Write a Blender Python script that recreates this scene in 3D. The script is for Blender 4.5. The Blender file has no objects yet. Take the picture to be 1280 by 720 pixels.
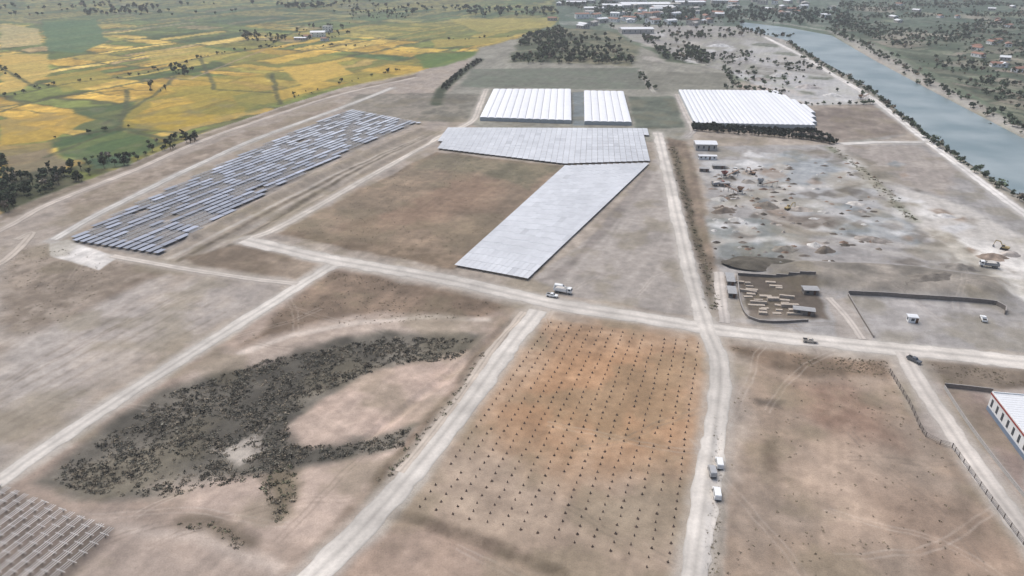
import bpy, math, random
import numpy as np
from mathutils import Vector, Matrix
rng=np.random.default_rng(7); random.seed(7)
S=bpy.context.scene
# ------------------------------------------------------------------ survey
CH=140.0; FP=900.0; PITCH=math.radians(26.05); SP,CP=math.sin(PITCH),math.cos(PITCH)
def G(u,v):
    """aerial survey reading -> true ground position in metres (flat datum)"""
    a=(u-640)/FP; b=(v-360)/FP; t=CH/(SP+b*CP)
    return (t*a, t*(CP-b*SP))
def P(l): return np.array([G(*p) for p in l],dtype=np.float64)
def lin(c):
    c=np.asarray(c,dtype=np.float64)/255.0
    return np.where(c<=0.04045,c/12.92,((c+0.055)/1.055)**2.4)
KAL=0.92
def alb(c): return np.clip(lin(c)*KAL,0,0.85)
# ------------------------------------------------------------------ noise
TAB=np.random.default_rng(3).random((256,256))
def vn(x,y,s=0):
    x=np.asarray(x,float)+s*17.37; y=np.asarray(y,float)+s*31.91
    xi=np.floor(x).astype(np.int64); yi=np.floor(y).astype(np.int64)
    fx=x-xi; fy=y-yi; fx=fx*fx*(3-2*fx); fy=fy*fy*(3-2*fy)
    x0=xi&255;x1=(xi+1)&255;y0=yi&255;y1=(yi+1)&255
    return (TAB[x0,y0]*(1-fx)+TAB[x1,y0]*fx)*(1-fy)+(TAB[x0,y1]*(1-fx)+TAB[x1,y1]*fx)*fy
def fbm(x,y,sc,o=4,s=0):
    r=0;a=0.5;t=0;f=1.0/sc
    for i in range(o):
        r=r+a*vn(np.asarray(x)*f,np.asarray(y)*f,s+i*5); t+=a; a*=0.5; f*=2.03
    return r/t
def ss(a,b,x):
    t=np.clip((x-a)/(b-a),0,1); return t*t*(3-2*t)
def sdf(px,py,poly):
    d=np.full(px.shape,1e18); s=np.ones(px.shape); n=len(poly); j=n-1
    for i in range(n):
        vix,viy=poly[i]; vjx,vjy=poly[j]
        ex,ey=vjx-vix,vjy-viy; wx,wy=px-vix,py-viy
        t=np.clip((wx*ex+wy*ey)/(ex*ex+ey*ey+1e-12),0,1)
        d=np.minimum(d,(wx-ex*t)**2+(wy-ey*t)**2)
        c1=py>=viy;c2=py<vjy;c3=ex*wy>ey*wx
        fl=(c1&c2&c3)|(~c1&~c2&~c3); s=np.where(fl,-s,s); j=i
    return s*np.sqrt(d)
def pld(px,py,path):
    d=np.full(px.shape,1e18)
    for i in range(len(path)-1):
        ax,ay=path[i];bx,by=path[i+1];ex,ey=bx-ax,by-ay;wx,wy=px-ax,py-ay
        t=np.clip((wx*ex+wy*ey)/(ex*ex+ey*ey+1e-12),0,1)
        d=np.minimum(d,(wx-ex*t)**2+(wy-ey*t)**2)
    return np.sqrt(d)
# ------------------------------------------------------------------ materials
def attr_mat(name,rough=0.95,scales=((0.35,0.16),(1.6,0.2)),bump=0.3,spec=0.15,speck=0.0,flat=None,metal=0):
    m=bpy.data.materials.new(name); m.use_nodes=True; nt=m.node_tree; N=nt.nodes; L=nt.links
    b=N['Principled BSDF']; b.inputs['Roughness'].default_value=rough; b.inputs['Specular IOR Level'].default_value=spec
    b.inputs['Metallic'].default_value=metal
    if flat is None:
        a=N.new('ShaderNodeAttribute'); a.attribute_name='Col'; cur=a.outputs['Color']
    else:
        a=N.new('ShaderNodeRGB'); a.outputs[0].default_value=(*alb(flat),1); cur=a.outputs[0]
    geo=N.new('ShaderNodeNewGeometry')
    last=None
    for sc,am in scales:
        n=N.new('ShaderNodeTexNoise'); n.inputs['Scale'].default_value=sc; n.inputs['Detail'].default_value=6; n.inputs['Roughness'].default_value=0.65
        L.new(geo.outputs['Position'],n.inputs['Vector'])
        mr=N.new('ShaderNodeMapRange'); mr.inputs[1].default_value=0.3; mr.inputs[2].default_value=0.7
        mr.inputs[3].default_value=1-am; mr.inputs[4].default_value=1+am; L.new(n.outputs['Fac'],mr.inputs[0])
        mm=N.new('ShaderNodeVectorMath'); mm.operation='SCALE'; L.new(cur,mm.inputs[0]); L.new(mr.outputs[0],mm.inputs['Scale'])
        cur=mm.outputs[0]; last=n
    if speck>0:
        n=N.new('ShaderNodeTexNoise'); n.inputs['Scale'].default_value=0.9; n.inputs['Detail'].default_value=3; n.inputs['Roughness'].default_value=0.75
        L.new(geo.outputs['Position'],n.inputs['Vector'])
        mr=N.new('ShaderNodeMapRange'); mr.inputs[1].default_value=0.6; mr.inputs[2].default_value=0.72; mr.inputs[3].default_value=1; mr.inputs[4].default_value=1-speck
        L.new(n.outputs['Fac'],mr.inputs[0])
        mm=N.new('ShaderNodeVectorMath'); mm.operation='SCALE'; L.new(cur,mm.inputs[0]); L.new(mr.outputs[0],mm.inputs['Scale']); cur=mm.outputs[0]
    L.new(cur,b.inputs['Base Color'])
    if bump and last:
        bp=N.new('ShaderNodeBump'); bp.inputs['Strength'].default_value=bump; bp.inputs['Distance'].default_value=0.25
        L.new(last.outputs['Fac'],bp.inputs['Height']); L.new(bp.outputs[0],b.inputs['Normal'])
    return m
M_ground=attr_mat('soil_ground',scales=((0.06,0.06),(0.4,0.12),(2.2,0.14)),bump=0.4,speck=0.24)
M_road=attr_mat('dirt_road_surface',scales=((0.15,0.06),(0.9,0.09)),bump=0.3)
M_leaf=attr_mat('foliage',scales=((0.8,0.25),),bump=0,rough=0.8)
M_panel=attr_mat('solar_panel_glass',rough=0.4,scales=((0.05,0.08),(0.5,0.06)),bump=0,spec=0.4)
M_poly=attr_mat('greenhouse_film',rough=0.5,scales=((0.12,0.04),(1.0,0.04)),bump=0,spec=0.3)
M_pile=attr_mat('earth_pile',scales=((0.4,0.15),(2.0,0.25)),bump=0.6)
_mc={}
def cm(name,col,rough=0.6,metal=0,am=0.08,spec=0.3):
    k=(name,tuple(col))
    if k not in _mc: _mc[k]=attr_mat(name,rough=rough,scales=((1.3,am),),bump=0,spec=spec,flat=col,metal=metal)
    return _mc[k]
# ------------------------------------------------------------------ mesh helpers
def mesh_np(name,V,F,C=None,mat=None,smooth=False):
    V=np.asarray(V,dtype=np.float32);F=np.asarray(F,dtype=np.int32)
    me=bpy.data.meshes.new(name); k=F.shape[1]
    me.vertices.add(len(V)); me.vertices.foreach_set('co',V.ravel())
    me.loops.add(F.size); me.loops.foreach_set('vertex_index',F.ravel())
    me.polygons.add(len(F)); me.polygons.foreach_set('loop_start',np.arange(0,F.size,k,dtype=np.int32))
    me.update(calc_edges=True)
    me.polygons.foreach_set('use_smooth',np.full(len(F),bool(smooth)))
    if C is not None:
        at=me.color_attributes.new('Col','FLOAT_COLOR','POINT')
        c4=np.ones((len(V),4),dtype=np.float32); c4[:,:3]=C; at.data.foreach_set('color',c4.ravel())
    o=bpy.data.objects.new(name,me); S.collection.objects.link(o)
    if mat: me.materials.append(mat)
    return o
class QB:
    def __init__(s): s.V=[];s.F=[];s.C=[];s.n=0
    def add(s,V,F,C):
        V=np.asarray(V,float); F=np.asarray(F,int)
        s.V.append(V); s.F.append(F+s.n); C=np.asarray(C,float)
        if C.ndim==1: C=np.tile(C,(len(V),1))
        s.C.append(C); s.n+=len(V)
    def obox(s,c,ax,ay,az,C):
        """oriented box: centre and 3 half-axis vectors"""
        c=np.array(c,float);ax,ay,az=map(lambda q:np.array(q,float),(ax,ay,az))
        V=[c+i*ax+j*ay+k*az for k in(-1,1) for j in(-1,1) for i in(-1,1)]
        s.add(V,[[0,2,3,1],[4,5,7,6],[0,1,5,4],[2,6,7,3],[0,4,6,2],[1,3,7,5]],C)
    def make(s,name,mat,smooth=False):
        return mesh_np(name,np.concatenate(s.V),np.concatenate(s.F),np.concatenate(s.C),mat,smooth)
# ------------------------------------------------------------------ height field
RAISE=[ # survey polygon, height, shoulder width
 ([(60,592),(130,540),(210,488),(330,448),(480,418),(590,425),(560,500),(515,535),(500,560),(380,590),(300,600),(200,622),(100,615)],-1.8,7),
 ([(330,600),(380,570),(370,640),(350,650)],-1.0,3),
 ([(930,328),(1020,330),(1130,335),(1250,350),(1260,374),(1100,366),(1000,352)],3.2,7),
 ([(905,318),(990,322),(985,336),(912,334)],-1.5,5),
 ([(835,180),(850,180),(905,390),(885,380)],-1.2,2.5),
 ([(460,545),(560,470),(650,400),(640,400),(545,470),(440,550)],-0.8,1.5),
 ([(500,640),(700,712),(690,722),(490,648)],-0.7,2),
 ([(896,540),(903,540),(893,720),(880,720)],-0.7,1.5),
 ([(640,70),(660,45),(720,38),(790,60),(800,84),(645,82)],4,40),
 ([(240,300),(400,222),(530,162),(524,160),(392,218),(232,296)],1.6,3),
 ([(290,300),(430,232),(540,176),(534,174),(424,229),(282,298)],-1.2,3),
]
RAISE=[(P(a),h,w) for a,h,w in RAISE]
RIVER=P([(925,26),(985,33),(1040,43),(1092,73),(1168,113),(1295,178),(1500,290),(1500,424),(1280,244),(1213,202),(1146,154),(1085,106),(1027,74),(983,49),(925,33)])
def H(x,y):
    x=np.asarray(x,float);y=np.asarray(y,float)
    z=0.30*(fbm(x,y,22,3,2)-0.5)
    for pl,h,w in RAISE:
        m=(x>pl[:,0].min()-w)&(x<pl[:,0].max()+w)&(y>pl[:,1].min()-w)&(y<pl[:,1].max()+w)
        if np.any(m):
            z[m]+=h*ss(-w,w,-sdf(x[m]+0,y[m],pl))*(0.75+0.5*fbm(x[m],y[m],9,3,8))
    m=(x>RIVER[:,0].min()-10)&(y>RIVER[:,1].min()-10)
    z[m]-=4*ss(-8,8,-sdf(x[m],y[m],RIVER))
    return z
def h1(x,y): return float(H(np.array([x]),np.array([y]))[0])
# ------------------------------------------------------------------ ground sheet (graded tessellation)
ds=[-400,-250,-120,-40,20,60,85]; d=100.0
while d<2600:
    ds.append(d); zc=d*CP+CH*SP; d+=max(0.3,0.95*zc*zc/(FP*CH))
while d<16000: ds.append(d); d*=1.12
ds=np.array(ds)
s1=np.concatenate([-np.geomspace(6,0.86,26),np.arange(-0.85,0.8501,1.3/FP),np.geomspace(0.86,6,26)])
D,SS=np.meshgrid(ds,s1,indexing='ij')
X=SS*(np.abs(D)*CP+CH*SP); Y=D.copy()
nr,nc=X.shape
X=X.ravel();Y=Y.ravel()
w1=fbm(X,Y,30,4,11)-0.5; w2=fbm(X,Y,30,4,23)-0.5
w3=fbm(X,Y,7,3,31)-0.5; w4=fbm(X,Y,7,3,43)-0.5
C=np.tile(np.array([160.,149.,137.]),(X.size,1))
B1=fbm(X,Y,14,4,51); B2=fbm(X,Y,4,3,61); B3=fbm(X,Y,60,4,71)
def paint(poly,col,soft=1.5,warp=6,op=1.0,brk=0.0,col2=None,fine=1.5,world=False):
    pl=np.array(poly,float) if world else P(poly)
    pad=soft+warp+fine+1
    m=np.where((X>pl[:,0].min()-pad)&(X<pl[:,0].max()+pad)&(Y>pl[:,1].min()-pad)&(Y<pl[:,1].max()+pad))[0]
    if not len(m): return
    xx=X[m]+w1[m]*warp*2+w3[m]*fine*2; yy=Y[m]+w2[m]*warp*2+w4[m]*fine*2
    a=ss(-soft,soft,-sdf(xx,yy,pl))*op
    if brk: a=a*(1-brk*ss(0.42,0.62,B1[m]*0.55+B2[m]*0.45))
    c=np.array(col,float)[None]
    if col2 is not None:
        k=ss(0.35,0.65,B1[m]*0.6+B3[m]*0.4)[:,None]; c=c*(1-k)+np.array(col2,float)[None]*k
    C[m]=C[m]*(1-a[:,None])+c*a[:,None]
def stroke(path,w,col,soft=1.0,warp=1.5,op=1.0,brk=0.0,world=False):
    pl=np.array(path,float) if world else P(path); pad=w+soft+warp+3
    m=np.where((X>pl[:,0].min()-pad)&(X<pl[:,0].max()+pad)&(Y>pl[:,1].min()-pad)&(Y<pl[:,1].max()+pad))[0]
    if not len(m): return
    d=pld(X[m]+w1[m]*warp*2+w3[m]*1.2,Y[m]+w2[m]*warp*2+w4[m]*1.2,pl)
    a=(1-ss(w/2-soft,w/2+soft,d))*op
    if brk: a=a*(1-brk*ss(0.42,0.6,B2[m]))
    C[m]=C[m]*(1-a[:,None])+np.array(col,float)[None]*a[:,None]
# far countryside
far=[(-1500,46),(600,46),(760,80),(1000,110),(1120,140),(2600,300),(2600,-70),(-1500,-70)]
paint(far,(112,116,98),soft=20,warp=20,col2=(92,102,84))
# farmland patchwork ----------------------------------------------------
farm=P([(-1500,420),(-200,360),(0,278),(60,246),(170,202),(250,168),(350,134),(430,109),(520,90),(600,68),(650,48),(705,24),(760,-30),(-1500,-30)])
def patch(m,ang,bw,bl,seed,pal,strip=(2,5),edge=(82,86,56)):
    x=X[m]+w1[m]*22;y=Y[m]+w2[m]*22
    a=x*math.cos(ang)-y*math.sin(ang); b=x*math.sin(ang)+y*math.cos(ang)
    b=b+40*vn(a/150,b*0+seed,seed)
    ia=np.floor(a/bw).astype(int); off=TAB[(ia+seed*3)&255,7]*bl; ib=np.floor((b+off)/bl).astype(int)
    r=TAB[(ia*7+seed)&255,(ib*13+seed*5)&255]; r2=TAB[(ia*3+9)&255,(ib*11+2)&255]
    fa=a/bw-ia; fb=(b+off)/bl-ib
    n=strip[0]+np.floor(r2*strip[1]); horiz=r>0.45
    q=np.where(horiz,fa*n,fb*n); iq=np.floor(q).astype(int)
    r3=TAB[(ia*5+iq*31+seed)&255,(ib*17+iq*7)&255]
    r4=TAB[(ia*11+3)&255,(ib*5+71)&255]
    key=np.where(r4>0.25,r3,0.5*r4+0.25*r3); key=np.clip(key,0,0.999)
    pal=np.array(pal,float); idx=(key*len(pal)).astype(int); c=pal[idx]
    c=c*(0.90+0.2*TAB[(ia*5+iq*9+1)&255,(ib*3+iq)&255])[:,None]
    ed=np.minimum(np.minimum(fa,1-fa)*bw,np.minimum(fb,1-fb)*bl)
    qe=np.abs(q-np.round(q))*np.where(horiz,bw,bl)/n
    k=np.maximum((1-ss(1.5,5.5,ed))*0.9,(1-ss(0.5,2.8,qe))*0.65)[:,None]
    return c*(1-k)+np.array(edge,float)*k
pal=[(76,94,56),(200,168,86),(112,120,62),(186,152,72),(138,132,68),(208,178,100),(178,146,70),(96,110,60),(164,146,76),(198,166,80),(122,128,66),(158,136,94)]
fm=np.where(sdf(X,Y,farm)<0)[0]
cc=patch(fm,math.radians(28),80,125,5,pal)*(0.82+0.32*B1[fm])[:,None]
C[fm]=cc
em=np.where(sdf(X,Y,P([(1050,-10),(1400,-10),(1900,260),(1450,250),(1290,160),(1184,100),(1104,56),(1040,36)]))<0)[0]
C[em]=patch(em,math.radians(-30),70,110,15,[(88,94,78),(104,106,90),(132,126,112),(78,88,72),(148,138,124),(96,102,86),(118,116,100)],edge=(70,78,64))
nm=np.where(sdf(X,Y,P([(690,-20),(1060,-20),(1040,34),(960,30),(800,40),(700,34)]))<0)[0]
C[nm]=patch(nm,math.radians(10),80,120,25,[(104,110,96),(124,124,112),(146,140,128),(92,104,90),(160,154,146),(112,118,104)],edge=(80,90,76))
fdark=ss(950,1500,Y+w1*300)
C[:]=C*(1-0.58*fdark[:,None])+np.array([76,94,84.])*0.58*fdark[:,None]  # distant haze put into the ground colour as a dark blue-green tint
for pl,c,o in [([(52,28),(120,24),(134,52),(100,66),(60,64)],(86,114,82),.85),
 ([(0,30),(48,36),(52,56),(0,60)],(190,172,124),.8),([(0,66),(60,68),(64,92),(30,112),(0,118)],(200,170,92),.85),
 ([(92,134),(190,128),(160,156),(130,166),(84,160)],(80,96,60),.85),([(70,172),(150,164),(205,176),(185,192),(120,206),(80,195)],(74,98,58),.85),
 ([(110,198),(165,192),(165,208),(116,212)],(70,92,68),.9),([(0,182),(60,178),(80,196),(0,206)],(156,134,84),.8),
 ([(0,150),(80,140),(120,150),(60,176),(0,182)],(190,154,68),.85),([(170,120),(250,96),(330,92),(345,116),(290,150),(200,166),(150,160)],(182,152,62),.6),
 ([(205,110),(290,104),(330,112),(250,130)],(158,142,62),.7),([(160,150),(235,140),(280,146),(215,164)],(184,154,60),.8),([(290,120),(340,112),(350,128),(310,142)],(126,126,66),.7),
 ([(255,70),(330,62),(450,72),(540,80),(500,100),(420,110),(350,128),(340,100)],(178,154,70),.45),([(350,84),(420,78),(440,92),(380,108)],(202,168,82),.9),
 ([(60,96),(120,86),(150,100),(80,116)],(156,144,68),.8),
 ([(360,50),(460,46),(560,50),(640,46),(700,30),(640,24),(480,30)],(142,138,74),.45),([(520,68),(600,64),(590,80),(530,86)],(92,116,60),.8),
 ([(540,50),(640,46),(635,54),(545,60)],(172,152,80),.8),([(560,24),(700,22),(690,34),(600,40)],(172,158,92),.7),
 ([(180,64),(250,58),(300,66),(250,82),(190,80)],(196,172,90),.6),
 ([(10,196),(60,186),(90,205),(50,224),(5,222)],(134,120,96),.9),([(0,224),(60,210),(110,222),(60,246),(0,272)],(78,80,62),.9)]:
    paint(pl,c,soft=2.5,warp=5,op=o,col2=tuple(np.array(c)*0.86))
for r in [[(0,122),(90,104),(180,92),(250,72),(330,60)],[(128,156),(190,120),(220,96)],[(0,84),(50,112)],[(340,92),(350,130)],[(60,176),(150,160),(250,168)],[(330,60),(360,44),(380,30)],[(0,140),(60,122),(160,112)],[(160,112),(150,160),(60,196)],[(250,72),(270,112),(345,116)]]:
    stroke(r,4.5,(74,78,52),soft=1.5,warp=3,op=.85,brk=.3)
stroke([(180,100),(240,98),(330,62)],3,(160,132,118),op=.7)
# embankment and perimeter belt
paint([(-300,420),(-300,330),(0,268),(60,243),(170,203),(250,170),(350,135),(430,110),(520,92),(600,70),(640,60),(650,110),(600,160),(350,300),(60,330)],(161,150,139),soft=3,col2=(149,137,124))
paint([(80,255),(200,205),(330,158),(420,128),(430,133),(300,180),(170,240),(90,280)],(138,124,109),op=.8,soft=3,brk=.5)
paint([(0,268),(60,243),(170,203),(350,135),(520,92),(518,96),(350,140),(170,209),(62,250),(0,276)],(120,108,93),op=.8,soft=2,brk=.4)
# middle far zone
paint([(560,118),(600,60),(640,50),(800,60),(905,85),(930,120),(850,180),(600,160)],(136,133,122),soft=4)
paint([(590,86),(800,86),(808,112),(574,109)],(114,115,104),soft=2,warp=3,col2=(100,105,92),op=.95)
paint([(806,89),(905,91),(912,111),(818,115)],(120,118,107),soft=2,warp=3)
for k in range(6): stroke([(594-k*3,88+k*3.6),(806+k*.4,88+k*3.9)],2,(92,96,82),soft=1,warp=1,op=.5,brk=.4)
paint([(785,121),(843,120),(857,160),(795,161)],(90,96,84),soft=2,warp=2,col2=(100,104,92))
paint([(536,116),(604,118),(588,153),(522,151)],(116,112,101),soft=2,warp=3,brk=.3)
paint([(448,118),(545,116),(520,150),(425,136)],(126,120,109),soft=2,warp=3,brk=.3)
paint([(716,115),(730,115),(732,157),(717,157)],(120,127,128),soft=1,warp=.5)
stroke([(600,74),(575,92),(552,112),(545,130)],11,(68,74,58),soft=3,warp=2)
paint([(636,80),(650,50),(700,34),(770,40),(800,62),(790,84)],(86,92,74),soft=6,warp=8,col2=(116,112,92))
paint([(800,44),(860,56),(900,72),(890,84),(830,76)],(82,90,72),soft=5,warp=8)
# right far: gravel works, floodplain
paint([(760,30),(960,34),(1060,80),(1150,160),(1060,180),(1010,110),(900,90),(790,50)],(156,152,148),soft=5,warp=12,col2=(136,134,124))
paint([(905,90),(960,84),(1060,100),(1095,130),(1010,132),(960,112)],(182,180,178),soft=4,warp=10,brk=.5)
paint([(930,50),(1000,62),(1030,90),(940,80)],(184,182,180),op=.7,soft=6,warp=10,brk=.6)
for k in range(44):
    u=rng.uniform(800,1060);v=rng.uniform(36,130)
    if (u-960)*.55>v-30 or (u<900 and v>84): continue
    wv=rng.uniform(12,34);paint([(u,v),(u+wv,v+2),(u+wv*.9,v+6),(u-3,v+4)],[(194,192,190),(120,116,107),(98,102,88),(170,163,154)][k%4],soft=3,warp=9,op=.8,brk=.3)
paint([(1012,132),(1090,130),(1146,165),(1048,177),(1020,160)],(130,119,110),soft=3,warp=4,col2=(144,134,123))
paint([(1035,38),(1100,58),(1180,108),(1300,168),(1500,260),(1500,310),(1290,182),(1160,116),(1085,76)],(144,142,134),soft=5,warp=6,col2=(122,123,110))
paint([(1060,52),(1130,80),(1200,118),(1280,160),(1280,170),(1180,120),(1100,82)],(168,159,149),soft=4,warp=6,brk=.5,op=.9)
for k in range(26):
    u=rng.uniform(1060,1290); v=rng.uniform(2,min(150,(u-1040)*0.55+6)); wv=rng.uniform(20,50); hh=wv*0.09+1.5
    paint([(u,v),(u+wv,v+hh*.4),(u+wv+8,v+hh*1.6),(u+4,v+hh)],[(140,134,120),(156,147,135),(78,90,74),(126,130,110)][k%4],soft=5,warp=6,op=.7)
# river banks
stroke([(925,22),(985,30),(1044,40),(1098,70),(1172,110),(1300,174),(1500,280)],10,(158,154,146),soft=3,warp=3,brk=.3)
stroke([(985,52),(1026,79),(1083,111),(1143,158),(1210,206),(1280,250),(1500,400)],12,(150,145,132),soft=4,warp=2,brk=.3)
paint([(925,27),(985,34),(1040,44),(1092,74),(1168,114),(1295,179),(1500,291),(1500,424),(1280,243),(1213,201),(1146,153),(1085,105),(1027,73),(983,48)],(122,130,128),soft=2,warp=1)
# quarry yard
paint([(866,182),(1052,182),(1150,178),(1210,212),(1290,272),(1290,440),(1060,425),(915,400),(880,260)],(160,156,152),soft=2,warp=5,col2=(146,142,138))
paint([(870,205),(960,192),(1040,200),(1120,250),(1140,300),(1080,320),(1000,270),(900,240)],(170,169,167),op=.9,warp=10,brk=.5,col2=(186,185,184))
paint([(940,206),(1030,196),(1060,214),(1010,232),(950,226)],(142,147,149),op=.75,warp=8,soft=4,brk=.3)
paint([(1010,276),(1110,262),(1150,285),(1120,300),(1030,296)],(148,152,152),op=.7,warp=8,soft=4,brk=.4)
paint([(1040,180),(1150,182),(1200,214),(1180,245),(1100,222)],(164,153,144),op=.8,soft=5,warp=6,col2=(150,141,132))
paint([(1120,232),(1180,248),(1240,276),(1290,300),(1290,350),(1220,330),(1160,300)],(196,190,182),soft=4,warp=9,brk=.5)
paint([(1160,285),(1240,300),(1290,330),(1290,385),(1240,362),(1235,335),(1190,322)],(212,207,200),soft=2,warp=6,op=.95)
paint([(1150,255),(1180,262),(1172,275),(1150,268)],(212,208,202),soft=2,warp=4,op=.8)
paint([(888,275),(960,270),(990,300),(975,325),(905,322)],(138,141,138),soft=3,warp=5,col2=(130,131,126))
paint([(915,322),(985,322),(978,338),(930,336)],(86,80,71),soft=3,warp=4)
paint([(935,328),(1020,330),(1130,336),(1250,352),(1262,376),(1100,368),(1000,356)],(126,120,111),soft=4,warp=4,col2=(144,136,126))
paint([(960,265),(1040,270),(1045,282),(1010,290),(970,280)],(118,107,96),soft=3,warp=6,op=.85,brk=.3)
stroke([(1040,185),(1080,215),(1110,245),(1142,275)],7,(114,116,96),soft=3,warp=3,op=.85,brk=.3)
paint([(990,300),(1150,300),(1220,345),(1040,332)],(152,147,143),soft=4,warp=8,op=.7)
for k in range(150):
    u=rng.uniform(885,1230); v=rng.uniform(190,328); 
    if v<195+(u-1100)*0.6: continue
    r=rng.uniform(5,20)
    paint([(u-r,v),(u,v-r*.35),(u+r,v+r*.1),(u+r*.2,v+r*.4)],[(204,202,200),(114,107,99),(176,168,157),(126,121,113),(212,210,207),(94,88,80),(140,122,106),(134,140,142)][k%8],soft=2,warp=7,op=.75,brk=.3)
for tr in ([(870,215),(960,270),(1060,300),(1180,310),(1290,350)],[(900,260),(1010,232),(1110,225)],[(1050,182),(1120,262),(1200,312)],[(905,300),(1000,298),(1120,318)]):
    stroke(tr,7,(190,184,176),soft=2.5,warp=6,op=.6,brk=.3)
# ditch strip by the long road
paint([(832,172),(858,176),(880,260),(908,385),(900,402),(882,392),(862,300)],(114,101,88),soft=2,warp=2,col2=(130,116,102))
stroke([(842,182),(862,262),(886,345),(893,385)],4,(90,82,69),soft=2,warp=1.5,brk=.3)
# enclosures
paint([(1062,372),(1245,384),(1290,396),(1290,440),(1095,428)],(162,157,152),soft=1,warp=1,col2=(154,149,145))
paint([(922,342),(1020,350),(1036,400),(935,398)],(100,91,82),soft=1.5,warp=2,col2=(120,110,99))
paint([(898,342),(922,342),(936,404),(908,402)],(170,162,154),soft=1,warp=1)
paint([(1036,378),(1062,372),(1092,426),(1050,420)],(152,144,136),soft=1,warp=2)
# central brown parcel
paint([(545,190),(704,208),(568,336),(345,292)],(127,112,96),soft=1.5,warp=2,col2=(137,120,102))
paint([(470,235),(560,215),(620,222),(600,255),(540,285),(440,290),(390,275)],(146,123,104),soft=10,warp=16,op=.8,brk=.3)
paint([(550,192),(700,209),(660,235),(600,215),(520,212)],(114,109,90),soft=5,warp=5,op=.85,brk=.3)
paint([(360,290),(480,300),(570,322),(566,334),(345,294)],(112,98,82),soft=4,warp=5,op=.85,brk=.4)
paint([(545,192),(575,190),(590,215),(480,265),(400,290),(350,290)],(128,117,100),soft=4,warp=6,op=.6,brk=.4)
# parcel right of the L array
paint([(822,190),(868,395),(720,372),(664,350),(745,290),(812,212)],(162,154,146),soft=1,warp=2,col2=(154,146,138))
paint([(662,352),(690,345),(735,300),(812,210),(816,225),(745,305),(700,350)],(138,130,123),soft=2,warp=2,op=.9)  # shadow along the array's edge, painted into the soil colour
# strip between left array and central road
paint([(190,325),(330,250),(440,195),(530,160),(560,168),(400,255),(310,298)],(154,143,130),soft=1.5,warp=2,col2=(138,127,112))
for o in range(5):
    stroke([(205+o*20,328-o*2),(330+o*13,262-o*2),(430+o*9,212-o*2),(540+o*4,166-o)],2.8,[(184,175,164),(110,100,87),(178,168,156),(104,95,82),(170,159,146)][o],soft=1,warp=1.4,op=.9,brk=.3)
paint([(235,322),(300,305),(400,330),(370,350),(250,332)],(125,111,96),soft=2,warp=3,col2=(141,127,112))
paint([(82,303),(150,266),(290,200),(380,160),(440,138),(525,154),(440,190),(330,246),(196,322)],(138,131,124),soft=1.5,warp=1,op=.9)
# left parcels
paint([(-200,420),(0,318),(40,298),(150,330),(350,355),(345,370),(230,440),(0,580),(-200,720)],(164,154,144),soft=1.5,warp=3,col2=(152,140,127))
paint([(0,320),(50,305),(210,340),(130,385),(0,440)],(134,121,107),soft=5,warp=9,brk=.4,op=.9)
stroke([(0,440),(90,395),(190,345)],7,(118,104,90),soft=3,warp=3,op=.8,brk=.3)
stroke([(20,470),(110,410),(230,350)],4,(138,125,112),soft=2,warp=3,op=.6,brk=.3)
paint([(60,410),(200,350),(330,362),(250,415),(100,500),(20,530)],(177,168,160),soft=10,warp=12,op=.7,brk=.3)
paint([(0,430),(90,400),(60,480),(0,520)],(173,165,157),soft=8,warp=9,op=.7)
paint([(62,304),(84,299),(148,322),(124,338),(62,320)],(204,199,193),soft=.8,warp=.4,op=.95,fine=.4)
for o in range(7):
    stroke([(0-20*o,480+22*o),(100,420+12*o),(220+10*o,360+5*o)],1.4,(138,127,116),soft=.7,warp=1,op=.45,brk=.5)
# basin parcel
paint([(414,334),(650,385),(560,500),(480,610),(380,720),(60,740),(0,700),(0,618),(230,462)],(160,144,131),soft=1.5,warp=2,col2=(148,132,119))
paint([(416,338),(560,362),(645,382),(600,396),(480,390),(350,415),(300,430)],(122,106,91),soft=3,warp=4,col2=(140,121,104))
paint([(300,432),(350,415),(440,398),(560,392),(615,398),(590,425),(480,418),(330,450),(250,480),(230,470)],(171,156,143),soft=4,warp=4,op=.9)
stroke([(300,440),(360,420),(450,404),(540,396),(610,400)],3.4,(196,183,171),soft=1.5,warp=1.5,op=.8)
paint([(52,594),(130,540),(210,486),(330,446),(480,417),(594,421),(577,443),(480,452),(410,482),(362,517),(365,547),(430,545),(515,528),(505,556),(380,574),(330,592),(200,620),(100,616)],(90,86,78),soft=3,warp=6,col2=(114,108,98))
for k in range(26):
    u=rng.uniform(100,560);v=rng.uniform(430,600)
    r=rng.uniform(8,22);paint([(u-r,v+r*.3),(u,v-r*.3),(u+r,v-r*.2),(u,v+r*.4)],(134,126,114),soft=2,warp=5,op=.5 if v>470-(u-300)*.1 else .2,brk=.3)
paint([(358,525),(400,490),(470,458),(580,440),(585,455),(560,495),(520,525),(440,535),(380,550)],(187,167,152),soft=2,warp=4,col2=(176,155,141))
paint([(265,555),(320,535),(345,550),(300,575)],(170,161,150),soft=2,warp=4,op=.95)
paint([(190,600),(330,590),(460,562),(540,540),(500,590),(400,690),(330,680),(240,650)],(176,158,145),soft=4,warp=7,op=.85,brk=.2)
paint([(325,600),(350,572),(372,580),(368,625),(345,655)],(120,109,92),soft=3,warp=4)
stroke([(235,655),(270,660),(305,682)],6,(106,95,82),soft=2.5,warp=2,op=.9)
stroke([(410,680),(440,640),(480,592),(510,560)],5,(128,114,100),soft=2.5,warp=3,op=.85,brk=.3)
stroke([(480,600),(530,540),(575,485),(605,440),(640,402)],7,(112,98,84),soft=2,warp=1.5,op=.9,brk=.25)
paint([(0,700),(60,640),(140,640),(330,700),(360,730),(0,760)],(166,151,139),soft=5,warp=8,op=.8,brk=.3)
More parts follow.
